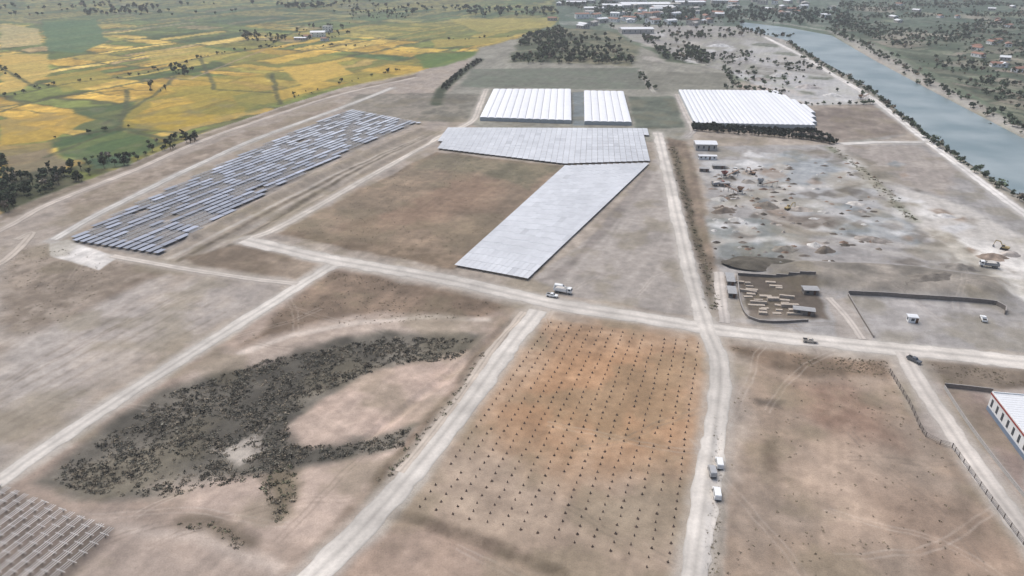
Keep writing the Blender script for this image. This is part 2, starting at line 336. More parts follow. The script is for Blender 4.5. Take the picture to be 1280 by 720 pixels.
stroke([(150,660),(250,672),(340,712)],4,(198,184,172),soft=2,warp=3,op=.5)
paint([(-200,640),(0,606),(145,664),(70,740),(-100,760)],(132,120,110),soft=2,warp=2)
# piled field
paint([(672,396),(884,428),(890,500),(850,730),(640,740),(498,642)],(168,149,131),soft=1,warp=1.5,col2=(160,143,126))
paint([(680,398),(884,428),(890,500),(868,600),(730,590),(590,560),(600,500)],(172,139,109),soft=12,warp=12,op=.8,brk=.25,col2=(163,133,106))
paint([(700,430),(860,450),(870,520),(780,560),(650,520)],(176,134,98),soft=9,warp=12,op=.5)
paint([(380,740),(430,700),(500,646),(690,714),(700,750)],(162,143,128),soft=2,warp=2,col2=(152,133,118))
stroke([(440,640),(500,645),(600,676),(700,716)],4,(112,98,85),soft=1.5,warp=1.5,op=.8,brk=.2)
paint([(884,430),(898,430),(896,520),(880,640),(866,640),(888,520)],(140,127,110),soft=1,warp=1,op=.8)
# right field
paint([(905,432),(1110,460),(1160,545),(1195,565),(1300,730),(900,730)],(155,139,124),soft=1.5,warp=2,col2=(144,127,111))
paint([(912,434),(1110,452),(1112,470),(1000,470),(920,450)],(116,101,86),soft=3,warp=3,col2=(136,117,100))
paint([(985,485),(1060,475),(1110,510),(1130,560),(1080,560),(1010,530)],(140,114,98),soft=6,warp=8,op=.75,brk=.3)
paint([(1000,560),(1080,550),(1120,600),(1110,680),(1030,670),(980,610)],(184,162,143),soft=8,warp=10,op=.85,brk=.2)
paint([(1080,610),(1140,600),(1230,640),(1290,720),(1160,720)],(146,126,110),soft=7,warp=8,op=.7)
paint([(1185,615),(1210,615),(1215,660),(1190,660)],(112,99,87),soft=4,warp=5,op=.7,brk=.3)
paint([(950,545),(968,545),(975,590),(955,590)],(112,98,85),soft=2,warp=3,op=.8)
paint([(944,498),(978,500),(975,510),(948,508)],(92,83,74),soft=1.5,warp=2,op=.8)
paint([(906,440),(940,450),(935,520),(915,600),(905,600)],(168,156,144),soft=3,warp=4,op=.7)
paint([(893,520),(906,530),(898,730),(872,730)],(106,95,82),soft=1,warp=1,op=.85)
# right margin
paint([(1135,448),(1400,470),(1400,760),(1290,690),(1195,560),(1160,545)],(165,154,145),soft=1,warp=1,col2=(155,144,134))
paint([(1160,450),(1300,462),(1300,486),(1185,484)],(124,112,99),soft=2,warp=2)
paint([(1185,488),(1232,492),(1280,580),(1280,620),(1240,565)],(146,130,121),soft=2,warp=2)
# tyre tracks wandering over worked land
for k in range(46):
    u=rng.uniform(-40,1280);v=rng.uniform(330,720)
    if sdf(np.array([G(u,v)[0]]),np.array([G(u,v)[1]]),P([(60,592),(130,540),(330,448),(480,418),(590,425),(560,500),(380,590),(200,622)]))[0]<8: continue
    x,y=G(u,v); a=math.radians(21)+rng.choice([0,1.57])+rng.normal(0,.35); pts_=[(x,y)]
    for i in range(8): a+=rng.normal(0,.14); x+=7*math.sin(a); y+=7*math.cos(a); pts_.append((x,y))
    n_=np.array([math.cos(a),-math.sin(a)])*.95; c_=[(190,178,166),(128,115,103)][k%2]
    for s_ in(-1,1): stroke(np.array(pts_)+n_*s_,.55,c_,soft=.35,warp=.5,op=.42,brk=.5,world=True)
# streaks of machine grading and mottling over all worked land
e1a=math.radians(21); ea=X*math.cos(e1a)-Y*math.sin(e1a); eb=X*math.sin(e1a)+Y*math.cos(e1a)
st=vn(ea/1.7,eb/38,3)*0.6+vn(ea/4.5,eb/70,9)*0.4
st2=vn(ea/45,eb/1.9,13)
mot=(B1-0.5)*0.30+(B2-0.5)*0.24+(st-0.5)*0.10+(st2-0.5)*0.04+(B3-0.5)*0.12
C*= (1+mot)[:,None]
gk=(ss(0.5,0.7,fbm(X,Y,18,5,91))*0.34*(Y<700))[:,None]
C=C*(1-gk)+np.array([122,113,92.])*gk
ROADS=[]
def road(name,path,w,col=(194,187,178)): ROADS.append((name,P(path),w,np.array(col,float)))
road('main_dirt_road',[(306,300),(345,309),(400,322),(480,336),(560,350),(640,368),(700,381),(800,397),(890,411),(1000,424),(1100,434),(1190,443),(1290,453),(1500,470)],9.5)
road('dirt_road',[(-120,672),(0,600),(40,572),(130,512),(240,441),(330,385),(415,332)],6.2)
road('dirt_road',[(360,750),(400,712),(450,664),(520,584),(580,510),(634,436),(672,388)],7.8)
road('dirt_track',[(500,590),(545,535),(592,470),(620,430),(655,390)],3.2,(182,170,157))
road('dirt_road',[(862,760),(868,715),(880,630),(893,540),(900,480),(898,446),(884,412),(868,360),(850,285),(834,215),(822,166)],7.4)
road('dirt_road',[(316,297),(345,286),(400,256),(460,222),(520,188),(556,168),(590,152),(600,132),(608,112)],5.4,(192,183,172))
road('dirt_track',[(140,320),(230,336),(310,348),(372,355)],3.6,(184,175,165))
road('dirt_track',[(66,300),(130,264),(250,205),(330,170),(440,130),(490,110)],5.0,(186,181,174))
road('dirt_track',[(-160,352),(0,288),(60,256),(170,212),(250,177),(350,142),(430,117),(520,97)],5.0,(180,169,158))
road('levee_road',[(1500,428),(1280,267),(1210,215),(1150,170),(1090,123),(1040,93),(1000,69),(955,46)],6.0,(210,205,199))
road('dirt_track',[(1052,180),(1100,178),(1150,178),(1162,176)],6,(200,195,188))
road('dirt_road',[(1128,440),(1145,470),(1172,512),(1205,562),(1245,618),(1300,690)],6.4,(192,184,175))
road('dirt_track',[(846,118),(856,140),(866,162),(858,172)],5,(176,169,162))
road('dirt_track',[(800,88),(812,108),(818,116)],4.5,(160,156,146))
road('dirt_track',[(1036,372),(1060,398),(1078,424)],3.2,(180,171,162))
road('dirt_track',[(906,404),(902,372),(898,340)],4.5,(182,174,166))
road('dirt_track',[(20,300),(40,292),(0,330),(-60,350)],4.5,(174,163,151))
for n,pl,w,c in ROADS:
    stroke(pl,w+3.0,tuple(c*0.93),soft=2.2,warp=.8,op=.75,brk=.25,world=True)
C=np.clip(C,20,238)
Z=H(X,Y)
idx=np.arange(nr*nc).reshape(nr,nc)
F=np.stack([idx[:-1,:-1],idx[:-1,1:],idx[1:,1:],idx[1:,:-1]],-1).reshape(-1,4)
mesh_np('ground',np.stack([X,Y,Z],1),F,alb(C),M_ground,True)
# ------------------------------------------------------------------ roads
def resample(pl,step):
    out=[];
    n=len(pl)
    for i in range(n-1):
        p0=pl[max(i-1,0)];p1=pl[i];p2=pl[i+1];p3=pl[min(i+2,n-1)]
        L=np.hypot(*(p2-p1)); k=max(1,int(L/step))
        for j in range(k):
            t=j/k
            out.append(0.5*((2*p1)+(-p0+p2)*t+(2*p0-5*p1+4*p2-p3)*t*t+(-p0+3*p1-3*p2+p3)*t**3))
    out.append(pl[-1]); return np.array(out)
for ri,(n,pl,w,c) in enumerate(ROADS):
    q=resample(pl,1.6); T=np.gradient(q,axis=0); T/=np.linalg.norm(T,axis=1)[:,None]+1e-9
    Nn=np.stack([-T[:,1],T[:,0]],1); K=13; sl=np.linspace(-1,1,K)
    cum=np.arange(len(q))*1.6
    VV=[];CC=[]
    for k,s in enumerate(sl):
        e=w/2*(1+0.36*(vn(cum/3.2,0*cum+ri*3+(s>0)*7,5)-0.5)*abs(s)+0.34*(vn(cum/13,0*cum+ri+(s>0)*9,6)-0.5)*abs(s))
        p=q+Nn*(s*e)[:,None]
        far_=np.maximum(0,np.hypot(p[:,0],p[:,1])-300)/300
        z=H(p[:,0],p[:,1])+0.10+0.10*far_+0.0015*ri-0.06*(abs(s)==1)
        VV.append(np.stack([p[:,0],p[:,1],z],1))
        tr=1.0+0.05*math.exp(-((abs(s)-0.42)/0.14)**2)-0.08*math.exp(-(s/0.15)**2)-0.09*(abs(s)>0.9)
        v=tr*(0.90+0.2*fbm(p[:,0],p[:,1],5,3,77))*(0.93+0.14*vn(cum/25,cum*0+ri,2))
        CC.append(np.clip(c[None]*v[:,None],0,240))
    VV=np.stack(VV,1).reshape(-1,3);CC=np.stack(CC,1).reshape(-1,3)
    ii=np.arange(len(q)*K).reshape(len(q),K)
    FF=np.stack([ii[:-1,:-1],ii[:-1,1:],ii[1:,1:],ii[1:,:-1]],-1).reshape(-1,4)[:,::-1]
    mesh_np(n,VV,FF,alb(CC),M_road,True)
# ------------------------------------------------------------------ river water
wm=bpy.data.materials.new('river_water'); wm.use_nodes=True; b=wm.node_tree.nodes['Principled BSDF']
b.inputs['Roughness'].default_value=0.32; b.inputs['Specular IOR Level'].default_value=0.35
nz=wm.node_tree.nodes.new('ShaderNodeTexNoise'); nz.inputs['Scale'].default_value=0.25; nz.inputs['Detail'].default_value=5
g=wm.node_tree.nodes.new('ShaderNodeNewGeometry'); wm.node_tree.links.new(g.outputs['Position'],nz.inputs['Vector'])
bp=wm.node_tree.nodes.new('ShaderNodeBump'); bp.inputs['Strength'].default_value=0.4; wm.node_tree.links.new(nz.outputs['Fac'],bp.inputs['Height']); wm.node_tree.links.new(bp.outputs[0],b.inputs['Normal'])
nz2=wm.node_tree.nodes.new('ShaderNodeTexNoise'); nz2.inputs['Scale'].default_value=0.02; nz2.inputs['Detail'].default_value=5
wm.node_tree.links.new(g.outputs['Position'],nz2.inputs['Vector']); cr=wm.node_tree.nodes.new('ShaderNodeValToRGB'); cr.color_ramp.elements[0].position=.35; cr.color_ramp.elements[1].position=.65
cr.color_ramp.elements[0].color=(*alb((114,130,132)),1); cr.color_ramp.elements[1].color=(*alb((150,160,160)),1)
wm.node_tree.links.new(nz2.outputs['Fac'],cr.inputs[0]); wm.node_tree.links.new(cr.outputs[0],b.inputs['Base Color'])
me=bpy.data.meshes.new('river')
me.from_pydata([(p[0],p[1],-1.6) for p in RIVER],[],[list(range(len(RIVER)))]); me.materials.append(wm)
o=bpy.data.objects.new('river',me); S.collection.objects.link(o)
# ------------------------------------------------------------------ row arrays
def spans(poly,ang,pitch,phase=0.5):
    e1=np.array([math.cos(ang),-math.sin(ang)]);e2=np.array([math.sin(ang),math.cos(ang)])
    A=poly@e1;Bq=poly@e2;n=len(poly);out=[]
    a=A.min()+pitch*phase
    while a<A.max():
        xs=[]
        for i in range(n):
            j=(i+1)%n
            if (A[i]-a)*(A[j]-a)<0: xs.append(Bq[i]+(Bq[j]-Bq[i])*(a-A[i])/(A[j]-A[i]))
        xs.sort()
        for k in range(0,len(xs)-1,2): out.append((a,xs[k],xs[k+1]))
        a+=pitch
    return e1,e2,out
def panels(name,poly,ang,pitch,width,tl,gap,colf,hgt=1.5,tilt=0.06,skip=0.0,jt=0.008,framep=0.0,q=None):
    poly=P(poly); e1,e2,sp=spans(poly,ang,pitch); own=q is None; q=q or QB()
    E1=np.array([*e1,0]);E2=np.array([*e2,0]);Zv=np.array([0,0,1.])
    for a,b0,b1 in sp:
        nn=max(1,round((b1-b0)/(tl+gap))); t_=(b1-b0)/nn
        for k in range(nn):
            mid=b0+(k+.5)*t_; ln=t_-gap; x,y=e1*a+e2*mid
            if rng.random()<skip: continue
            col=colf(x,y,a,mid); z=h1(x,y)*0.4+hgt; t=tilt+rng.normal(0,jt)
            ax=(E1*math.cos(t)+Zv*math.sin(t)); az=(-E1*math.sin(t)+Zv*math.cos(t))
            if rng.random()<framep*(.4+1.2*vn(x/30,y/30,41)):
                for s in(-.4,0,.4): q.obox(np.array((x,y,z))+ax*width*s,ax*0.16,E2*ln/2,az*0.06,alb((176,176,178)))
                for s in(-.45,-.15,.15,.45): q.obox((*(e1*a+e2*(mid+s*ln)),z-.08),ax*width/2,E2*0.08,az*0.05,alb((166,166,168)))
            else: q.obox((x,y,z),ax*width/2,E2*ln/2,az*0.035,alb(col))
            for s in(-.35,.35):
                q.obox((*(e1*a+e2*(mid+s*ln)),z-hgt/2-0.14),E1*0.07,E2*0.07,Zv*(hgt/2),alb((130,130,130)))
    if own: return q.make(name,M_panel)
A21=math.radians(21)
def lcol(x,y,a,b):
    n=fbm(np.array([x]),np.array([y]),40,3,5)[0]; k=0.92+0.14*n+rng.normal(0,0.013)
    if rng.random()<0.02: k*=0.93
    return np.array([204,205,207])*k  # pale base colour imitates sky reflected in the dark panels
LQ=QB()
panels('',[(545,187),(560,161),(807,162),(812,203),(705,206.5)],math.radians(6),4.0,3.84,8,0.14,lcol,tilt=-0.02,hgt=1.2,jt=.004,q=LQ)
# fanned rows of the leg: each row runs between the converging parcel edges
lb,rb,rt,lt=[np.array(G(*p)) for p in [(568,334),(660,351),(811.5,205.5),(706,209)]]
NRW=14
for i in range(NRW):
    s=(i+.5)/NRW; p0=lb*(1-s)+rb*s; p1=lt*(1-s)+rt*s; L=np.hypot(*(p1-p0)); T=(p1-p0)/L; Nn=np.array([T[1],-T[0]]); nn=round(L/8.1)
    for k in range(nn):
        f=(k+.5)/nn; c=p0*(1-f)+p1*f; lw=(np.hypot(*(rb-lb))*(1-f)+np.hypot(*(rt-lt))*f)/NRW
        z=1.2+h1(*c)*.4; LQ.obox((*c,z),(*(Nn*(lw/2-.08)),-.02*lw/2),(*(T*(L/nn/2-.07)),0),(0,0,.035),alb(lcol(c[0],c[1],0,0)))
        for g_ in(-.35,.35): LQ.obox((*(c+T*g_*8),z-.74),(.07,0,0),(0,.07,0),(0,0,.6),alb((130,130,130)))
LQ.make('solar_panel_array',M_panel)
def ccol(x,y,a,b):
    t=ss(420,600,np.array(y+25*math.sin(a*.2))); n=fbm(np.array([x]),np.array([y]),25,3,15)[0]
    c=np.array([132,137,150.])*(1-t)+np.array([168,172,180.])*t  # sky reflection put into the blue-grey panel colour, paler towards the far end
    if int(a//4.6)%3==0: c=c*1.12
    return c*(0.86+0.26*n+rng.normal(0,0.045))
panels('solar_panel_array',[(86,302),(150,266),(290,200),(380,160),(440,138),(525,154),(440,188),(330,244),(196,319)],math.radians(24),4.6,3.5,9,0.5,ccol,skip=0.012,tilt=0.04,hgt=1.1,framep=.3)
def frames(name,poly,ang,pitch,c):
    poly=P(poly);e1,e2,sp=spans(poly,ang,pitch);q=QB();E1=np.array([*e1,0]);E2=np.array([*e2,0]);Zv=np.array([0,0,1.])
    for k,(a,b0,b1) in enumerate(sp):
        for d_,zz in((-0.8,1.2),(0,1.3),(0.8,1.4)):
            q.obox((*(e1*(a+d_)+e2*(b0+b1)/2),zz),E1*0.07,E2*(b1-b0)/2,Zv*0.06,alb(np.array(c)*rng.uniform(.8,1.08)))
        b=b0+1
        while b<b1:
            q.obox((*(e1*a+e2*b),1.2),E1*1.5,E2*0.08,Zv*0.05,alb(np.array(c)*.97)); q.obox((*(e1*a+e2*b),0.4),E1*0.09,E2*0.09,Zv*0.8,alb((110,105,100)))
            b+=3.2
    return q.make(name,M_panel)
frames('panel_mounting_frame_array',[(-160,640),(-60,590),(0,608),(142,664),(74,724),(30,760),(-160,760)],A21,3.6,(212,207,202))
# pile rows in orange field
q=QB(); fA,fB,fC,fD=[np.array(G(*p)) for p in [(684,400),(880,428),(846,720),(508,640)]]
for i in range(15):
    s=(i+0.5)/15; p0=fA*(1-s)+fB*s; p1=fD*(1-s)+fC*s
    L=np.hypot(*(p1-p0)); T=(p1-p0)/L; pos=1.0+rng.uniform(0,1)
    while pos<L-0.5:
        p=p0+T*pos+rng.normal(0,0.14,2); z=h1(*p)
        if rng.random()<.03: pos+=3.2; continue
        n=7; an=np.arange(n)*2*math.pi/n+rng.uniform(0,1); rr=rng.uniform(.3,.55)*rng.uniform(.7,1.3,n)
        V=[(p[0]+rr[j]*math.cos(an[j]),p[1]+rr[j]*math.sin(an[j]),z-0.05) for j in range(n)]+[(p[0]+.35*rr[j]*math.cos(an[j]),p[1]+.35*rr[j]*math.sin(an[j]),z+0.24) for j in range(n)]
        q.add(V,[[j,(j+1)%n,n+(j+1)%n,n+j] for j in range(n)],alb(np.array((98,84,74))*rng.uniform(.85,1.25)))
        q.obox((p[0],p[1],z+0.32),(0.09,0,0),(0,0.02,0),(0,0,0.38),alb((110,102,98)))
        for sx in(-0.09,0.09): q.obox((p[0]+sx,p[1],z+0.32),(0.015,0,0),(0,0.08,0),(0,0,0.38),alb((110,102,98)))
        pos+=3.2
q.make('foundation_pile_rows',M_pile)
# ------------------------------------------------------------------ greenhouses
def greenhouse(poly,ang,pitch,hw=2.8,hr=0.5,col=(236,236,238)):
    poly=P(poly); e1,e2,sp=spans(poly,ang,pitch); par=bpy.data.objects.new('greenhouse',None); S.collection.objects.link(par)
    q=QB(); w=QB(); NS=8
    for a,b0,b1 in sp:
        k=rng.uniform(.97,1.01); c=alb(np.array(col)*k)
        an=np.linspace(0,math.pi,NS+1); aa=a-(pitch/2-0.06)*np.cos(an); zz=hw+hr*np.sin(an)
        ns=max(2,int((b1-b0)/9)); bs=np.linspace(b0,b1,ns)
        V=[(*(e1*aa[j]+e2*bb),zz[j]) for bb in bs for j in range(NS+1)]
        Fq=[[r*(NS+1)+j,r*(NS+1)+j+1,(r+1)*(NS+1)+j+1,(r+1)*(NS+1)+j] for r in range(ns-1) for j in range(NS)]
        q.add(V,Fq,c)
        for bb in(b0,b1):
            V=[(*(e1*aa[j]+e2*bb),z_) for j in range(NS+1) for z_ in(-0.5,zz[j])]
            q.add(V,[[2*j,2*j+2,2*j+3,2*j+1] for j in range(NS)],alb((172,178,180)))
        for s in(-1,1):
            w.obox((*(e1*(a+s*pitch/2)+e2*(b0+b1)/2),hw+0.0),np.array([*e1,0])*0.1,np.array([*e2,0])*(b1-b0)/2,(0,0,0.1),alb((210,212,214)))
    for (a,b0,b1),s in((sp[0],-1),(sp[-1],1)):
        w.obox((*(e1*(a+s*(pitch/2-0.03))+e2*(b0+b1)/2),hw/2-0.3),np.array([*e1,0])*0.03,np.array([*e2,0])*(b1-b0)/2,(0,0,hw/2+0.2),alb((190,196,198)))
    o1=q.make('film_roof',M_poly,False); o2=w.make('gutters_and_side_walls',M_poly); o1.parent=par;o2.parent=par
greenhouse([(617,115),(714,115),(717,155),(603,151)],math.radians(4),6.4)
greenhouse([(730,117),(782,118),(791,157),(732,156)],math.radians(5),6.4)
greenhouse([(849,116),(968,117),(1015,140),(1018,161),(868,158)],math.radians(6.5),4.0)
# ------------------------------------------------------------------ vegetation
def proto(seed,h,r,nl,ls,trunk=True,ncl=7,flat=False):
    g=np.random.default_rng(seed);V=[];F=[];K=[]
    def tube(p0,p1,r0,r1):
        n=5;b=len(V);p0=np.array(p0);p1=np.array(p1)
        for p,rr in((p0,r0),(p1,r1)):
            for j in range(n): V.append(p+np.array([rr*math.cos(j*2*math.pi/n),rr*math.sin(j*2*math.pi/n),0])); K.append((0,.0))
        for j in range(n): F.append([b+j,b+(j+1)%n,b+n+(j+1)%n,b+n+j])
    cl=[]
    for i in range(ncl):
        a=g.uniform(0,2*math.pi);rr=r*0.62*math.sqrt(g.random()); cl.append(np.array([rr*math.cos(a),rr*math.sin(a),h*(g.uniform(.42,.82) if trunk else g.uniform(.2,.5))]))
    if trunk:
        tube((0,0,-0.3),(0.05*r,0,h*.55),h*.035,h*.018)
        for c in cl[:4]: tube((0,0,h*.38),c,h*.016,h*.006)
    for i in range(nl):
        c=cl[g.integers(ncl)]; d=g.normal(size=3); d/=np.linalg.norm(d); rad=r*0.45*g.uniform(.55,1.05)
        p=c+d*rad*np.array([1,1,.8 if not flat else h/r*.45]); p[2]=max(p[2],0.05*h)
        nrm=d+g.normal(size=3)*0.5; nrm/=np.linalg.norm(nrm); t=np.cross(nrm,g.normal(size=3)); t/=np.linalg.norm(t); u=np.cross(nrm,t); s=ls*g.uniform(.6,1.3)
        b=len(V); sh=(0.6+0.5*(p[2]/h) if not flat else 1.0)+g.normal(0,.22)  # tree crown shading put into the leaf colour, darker low and lighter on top
        for x_,y_ in((-1,-.7),(1,-.9),(.8,.8),(-.7,1)): V.append(p+t*s*x_+u*s*y_); K.append((1,sh))
        F.append([b,b+1,b+2,b+3])
    return np.array(V),np.array(F),np.array(K)
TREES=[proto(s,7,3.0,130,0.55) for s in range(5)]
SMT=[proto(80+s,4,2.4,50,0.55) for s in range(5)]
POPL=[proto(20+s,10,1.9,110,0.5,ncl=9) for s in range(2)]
SHR=[proto(40+s,0.5,1.3,24,0.16,trunk=False,ncl=5,flat=True) for s in range(6)]
def plant(name,pts,protos,smin,smax,col,var=0.16,dry=0.0):
    q=QB(); pp=np.array(pts); hz=H(pp[:,0],pp[:,1])
    for i,(x,y) in enumerate(pts):
        V,F_,K=protos[rng.integers(len(protos))]; s=rng.uniform(smin,smax); a=rng.uniform(0,6.28)
        R=np.array([[math.cos(a),-math.sin(a),0],[math.sin(a),math.cos(a),0],[0,0,1]])
        VV=(V*np.array([1,1,rng.uniform(.8,1.15)])*s)@R.T+np.array([x,y,hz[i]])
        c=np.array(col,float)*(1+rng.normal(0,var)) 
        if rng.random()<dry: c=np.array([146,135,118.])*rng.uniform(.8,1.15)
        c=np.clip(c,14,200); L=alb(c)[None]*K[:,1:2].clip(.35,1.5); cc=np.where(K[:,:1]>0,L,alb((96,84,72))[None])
        q.add(VV,F_,cc)
    return q.make(name,M_leaf)
def inpoly(poly,n,clump=None,lo=.38,hi=.62):
    pl=P(poly); out=[]
    while len(out)<n:
        x=rng.uniform(pl[:,0].min(),pl[:,0].max(),n*3);y=rng.uniform(pl[:,1].min(),pl[:,1].max(),n*3)
        ok=sdf(x,y,pl)<0
        if clump: ok&=fbm(x,y,clump,3,99)>rng.uniform(lo,hi,len(x))
        out+=list(zip(x[ok],y[ok]))
    return out[:n]
def along(path,step,jit):
    q=resample(P(path),step); return [(p[0]+rng.normal(0,jit),p[1]+rng.normal(0,jit)) for p in q]
basin=[(56,592),(130,543),(212,488),(330,448),(480,419),(592,422),(574,443),(480,452),(405,484),(356,517),(362,550),(430,552),(514,531),(504,556),(380,572),(330,592),(200,620),(104,613)]
plant('scrub_vegetation',inpoly(basin,4200,clump=7,lo=.24,hi=.66),SHR,.35,1.1,(106,102,91),dry=.3,var=.24)
plant('scrub_vegetation',inpoly([(325,602),(350,572),(372,580),(368,625),(345,655)],90)+along([(235,655),(270,660),(305,682)],.9,.9)+along([(842,182),(862,262),(886,345),(893,385)],1.2,1.6)+along([(1040,185),(1080,215),(1110,245),(1142,275)],1.2,2)+inpoly([(915,318),(985,322),(978,334),(925,334)],160)+along([(480,600),(530,540),(575,485),(605,440)],1.8,.8),SHR,.4,1.3,(108,106,86),dry=.4)
plant('roadside_weeds',inpoly([(416,338),(645,382),(600,396),(350,415),(300,430)],420,clump=15)+inpoly([(912,434),(1110,452),(1112,470),(920,450)],300,clump=15)+inpoly([(345,292),(545,190),(704,208),(568,336)],600,clump=20)+inpoly([(893,520),(904,530),(898,730),(876,730)],200)+inpoly([(0,320),(50,305),(210,340),(0,440)],260,clump=20)+inpoly([(1160,455),(1290,465),(1290,482),(1185,482)],140,clump=10)+inpoly([(905,440),(1110,470),(1290,720),(905,720)],240,clump=20),SHR,.2,.5,(124,116,94),dry=.4)
plant('scrub_vegetation',inpoly([(1050,2),(1400,2),(1600,236),(1290,154),(1184,96),(1104,52),(1040,34)],3400,clump=60)+along([(1039,36),(1100,68),(1174,108),(1298,172),(1400,232)],4,5)+along([(985,54),(1026,81),(1083,113),(1143,160),(1210,208),(1280,253)],5,2.0),SMT,.4,1.5,(86,96,78),dry=.12)
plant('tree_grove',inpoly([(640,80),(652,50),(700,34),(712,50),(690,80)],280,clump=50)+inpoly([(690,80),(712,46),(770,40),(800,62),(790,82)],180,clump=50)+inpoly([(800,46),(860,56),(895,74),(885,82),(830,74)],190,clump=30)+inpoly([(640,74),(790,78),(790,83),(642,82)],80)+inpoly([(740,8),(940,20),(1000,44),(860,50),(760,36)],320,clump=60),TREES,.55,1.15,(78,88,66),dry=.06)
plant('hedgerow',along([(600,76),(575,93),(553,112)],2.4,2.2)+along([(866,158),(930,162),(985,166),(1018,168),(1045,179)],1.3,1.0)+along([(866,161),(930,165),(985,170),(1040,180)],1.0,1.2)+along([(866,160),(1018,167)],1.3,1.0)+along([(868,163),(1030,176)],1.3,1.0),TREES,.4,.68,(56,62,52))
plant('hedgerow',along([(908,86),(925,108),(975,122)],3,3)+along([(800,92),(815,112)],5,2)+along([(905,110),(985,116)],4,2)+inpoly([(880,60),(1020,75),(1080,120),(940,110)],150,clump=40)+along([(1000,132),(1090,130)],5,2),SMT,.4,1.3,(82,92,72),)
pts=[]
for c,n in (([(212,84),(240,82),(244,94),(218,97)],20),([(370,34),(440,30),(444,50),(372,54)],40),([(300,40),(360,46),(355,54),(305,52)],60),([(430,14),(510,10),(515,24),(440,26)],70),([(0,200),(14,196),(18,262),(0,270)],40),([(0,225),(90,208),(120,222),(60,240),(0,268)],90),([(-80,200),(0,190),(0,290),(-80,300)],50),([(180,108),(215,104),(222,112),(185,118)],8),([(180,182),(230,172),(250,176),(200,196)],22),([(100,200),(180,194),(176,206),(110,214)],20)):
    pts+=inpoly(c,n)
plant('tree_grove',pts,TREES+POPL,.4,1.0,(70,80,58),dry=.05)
pts=[]
for c in [[(170,196),(215,182),(250,168)],[(350,128),(420,106),(500,88)],[(330,60),(360,44)],[(0,122),(90,104),(180,92),(250,72)],[(60,176),(150,160)],[(560,50),(640,46)],[(0,84),(50,112)],[(250,72),(330,60),(460,58)]]:
    pts+=[p for p in along(c,7,3) if rng.random()<.55]
plant('field_edge_bushes',pts,SMT,.4,1.2,(76,86,60))
farp=inpoly([(-300,8),(560,8),(640,-4),(900,0),(1300,0),(1300,-30),(-300,-30)],1300,clump=250)+inpoly([(-200,10),(300,6),(560,8),(560,20),(-200,20)],300,clump=120)+inpoly([(690,4),(920,8),(960,26),(800,30)],360,clump=80)+inpoly([(560,10),(700,12),(700,20),(600,22)],90)+inpoly([(930,10),(1060,14),(1060,34),(960,30)],220)
plant('distant_tree_belt',farp,TREES,.8,1.6,(76,92,78),dry=.03)
# ------------------------------------------------------------------ small builders
def mk(name,V,F_,mat,par=None,bevel=0,smooth=False):
    me=bpy.data.meshes.new(name);me.from_pydata([tuple(v) for v in V],[],F_);me.update();me.materials.append(mat)
    o=bpy.data.objects.new(name,me);S.collection.objects.link(o)
    if par: o.parent=par
    if bevel:
        m=o.modifiers.new('bevel','BEVEL');m.width=bevel;m.segments=2;m.limit_method='ANGLE'
    return o
def bx(x0,x1,y0,y1,z0,z1): 
    return [(x0,y0,z0),(x1,y0,z0),(x1,y1,z0),(x0,y1,z0),(x0,y0,z1),(x1,y0,z1),(x1,y1,z1),(x0,y1,z1)],[[3,2,1,0],[4,5,6,7],[0,1,5,4],[1,2,6,5],[2,3,7,6],[3,0,4,7]]
def prism(prof,y0,y1,taper=None):
    n=len(prof);V=[(x,y0,z) for x,z in prof]+[(x,y1,z) for x,z in prof]
    if taper: V=[(x,y*(taper if z>1.2 else 1),z) for x,y,z in V]
    return V,[list(range(n)),list(range(2*n-1,n-1,-1))]+[[i,n+i,n+(i+1)%n,(i+1)%n] for i in range(n)]
def cyl(cx,cy,cz,r,w,ax='y',n=14,r2=None):
    V=[];r2=r2 or r
    for s,rr in((-1,r),(1,r2)):
        for j in range(n):
            a=2*math.pi*j/n;c,d=rr*math.cos(a),rr*math.sin(a)
            V.append({'y':(cx+c,cy+s*w/2,cz+d),'z':(cx+c,cy+d,cz+s*w/2),'x':(cx+s*w/2,cy+c,cz+d)}[ax])
    return V,[list(range(n))[::-1],list(range(n,2*n))]+[[j,(j+1)%n,n+(j+1)%n,n+j] for j in range(n)]
def join(l):
    V=[];F_=[]
    for v,f in l:
        b=len(V);V+=list(v);F_+=[[i+b for i in q_] for q_ in f]
    return V,F_
def empty(name,px,ang,world=None,dz=0.0):
    x,y=world or G(*px);o=bpy.data.objects.new(name,None);o.location=(x,y,h1(x,y)+dz);o.rotation_euler=(0,0,ang);S.collection.objects.link(o);return o
BLK=cm('rubber',(54,54,54),.9);GLS=cm('window_glass',(66,74,82),.15,spec=.6);WHT=cm('white_paint',(234,234,232),.4);GRY=cm('grey_steel',(146,148,150),.5);YEL=cm('yellow_paint',(170,150,106),.6);RED=cm('red_paint',(140,92,84),.6);ORG=cm('rusty_orange',(148,120,100),.7);CON=cm('concrete',(178,174,168),.9,am=.14);DCON=cm('weathered_block_wall',(126,119,113),.9,am=.2);ROOF=cm('roof_tiles',(152,116,100),.85,am=.15);MET=cm('sheet_metal_roof',(224,225,226),.5);BLU=cm('blue_sheet',(124,138,156),.5);DRED=cm('red_fascia_paint',(150,64,56),.5);GSH=cm('grey_sheet_roof',(160,159,158),.6,am=.15)
def wheels(par,xs,r,w,hw):
    mk('wheels',*join([cyl(x,s*hw,r,r,w) for x in xs for s in(-1,1)]),BLK,par,.03)
    mk('hubs',*join([cyl(x,s*(hw+w/2+.005),r,r*.5,.04) for x in xs for s in(-1,1)]),GRY,par)
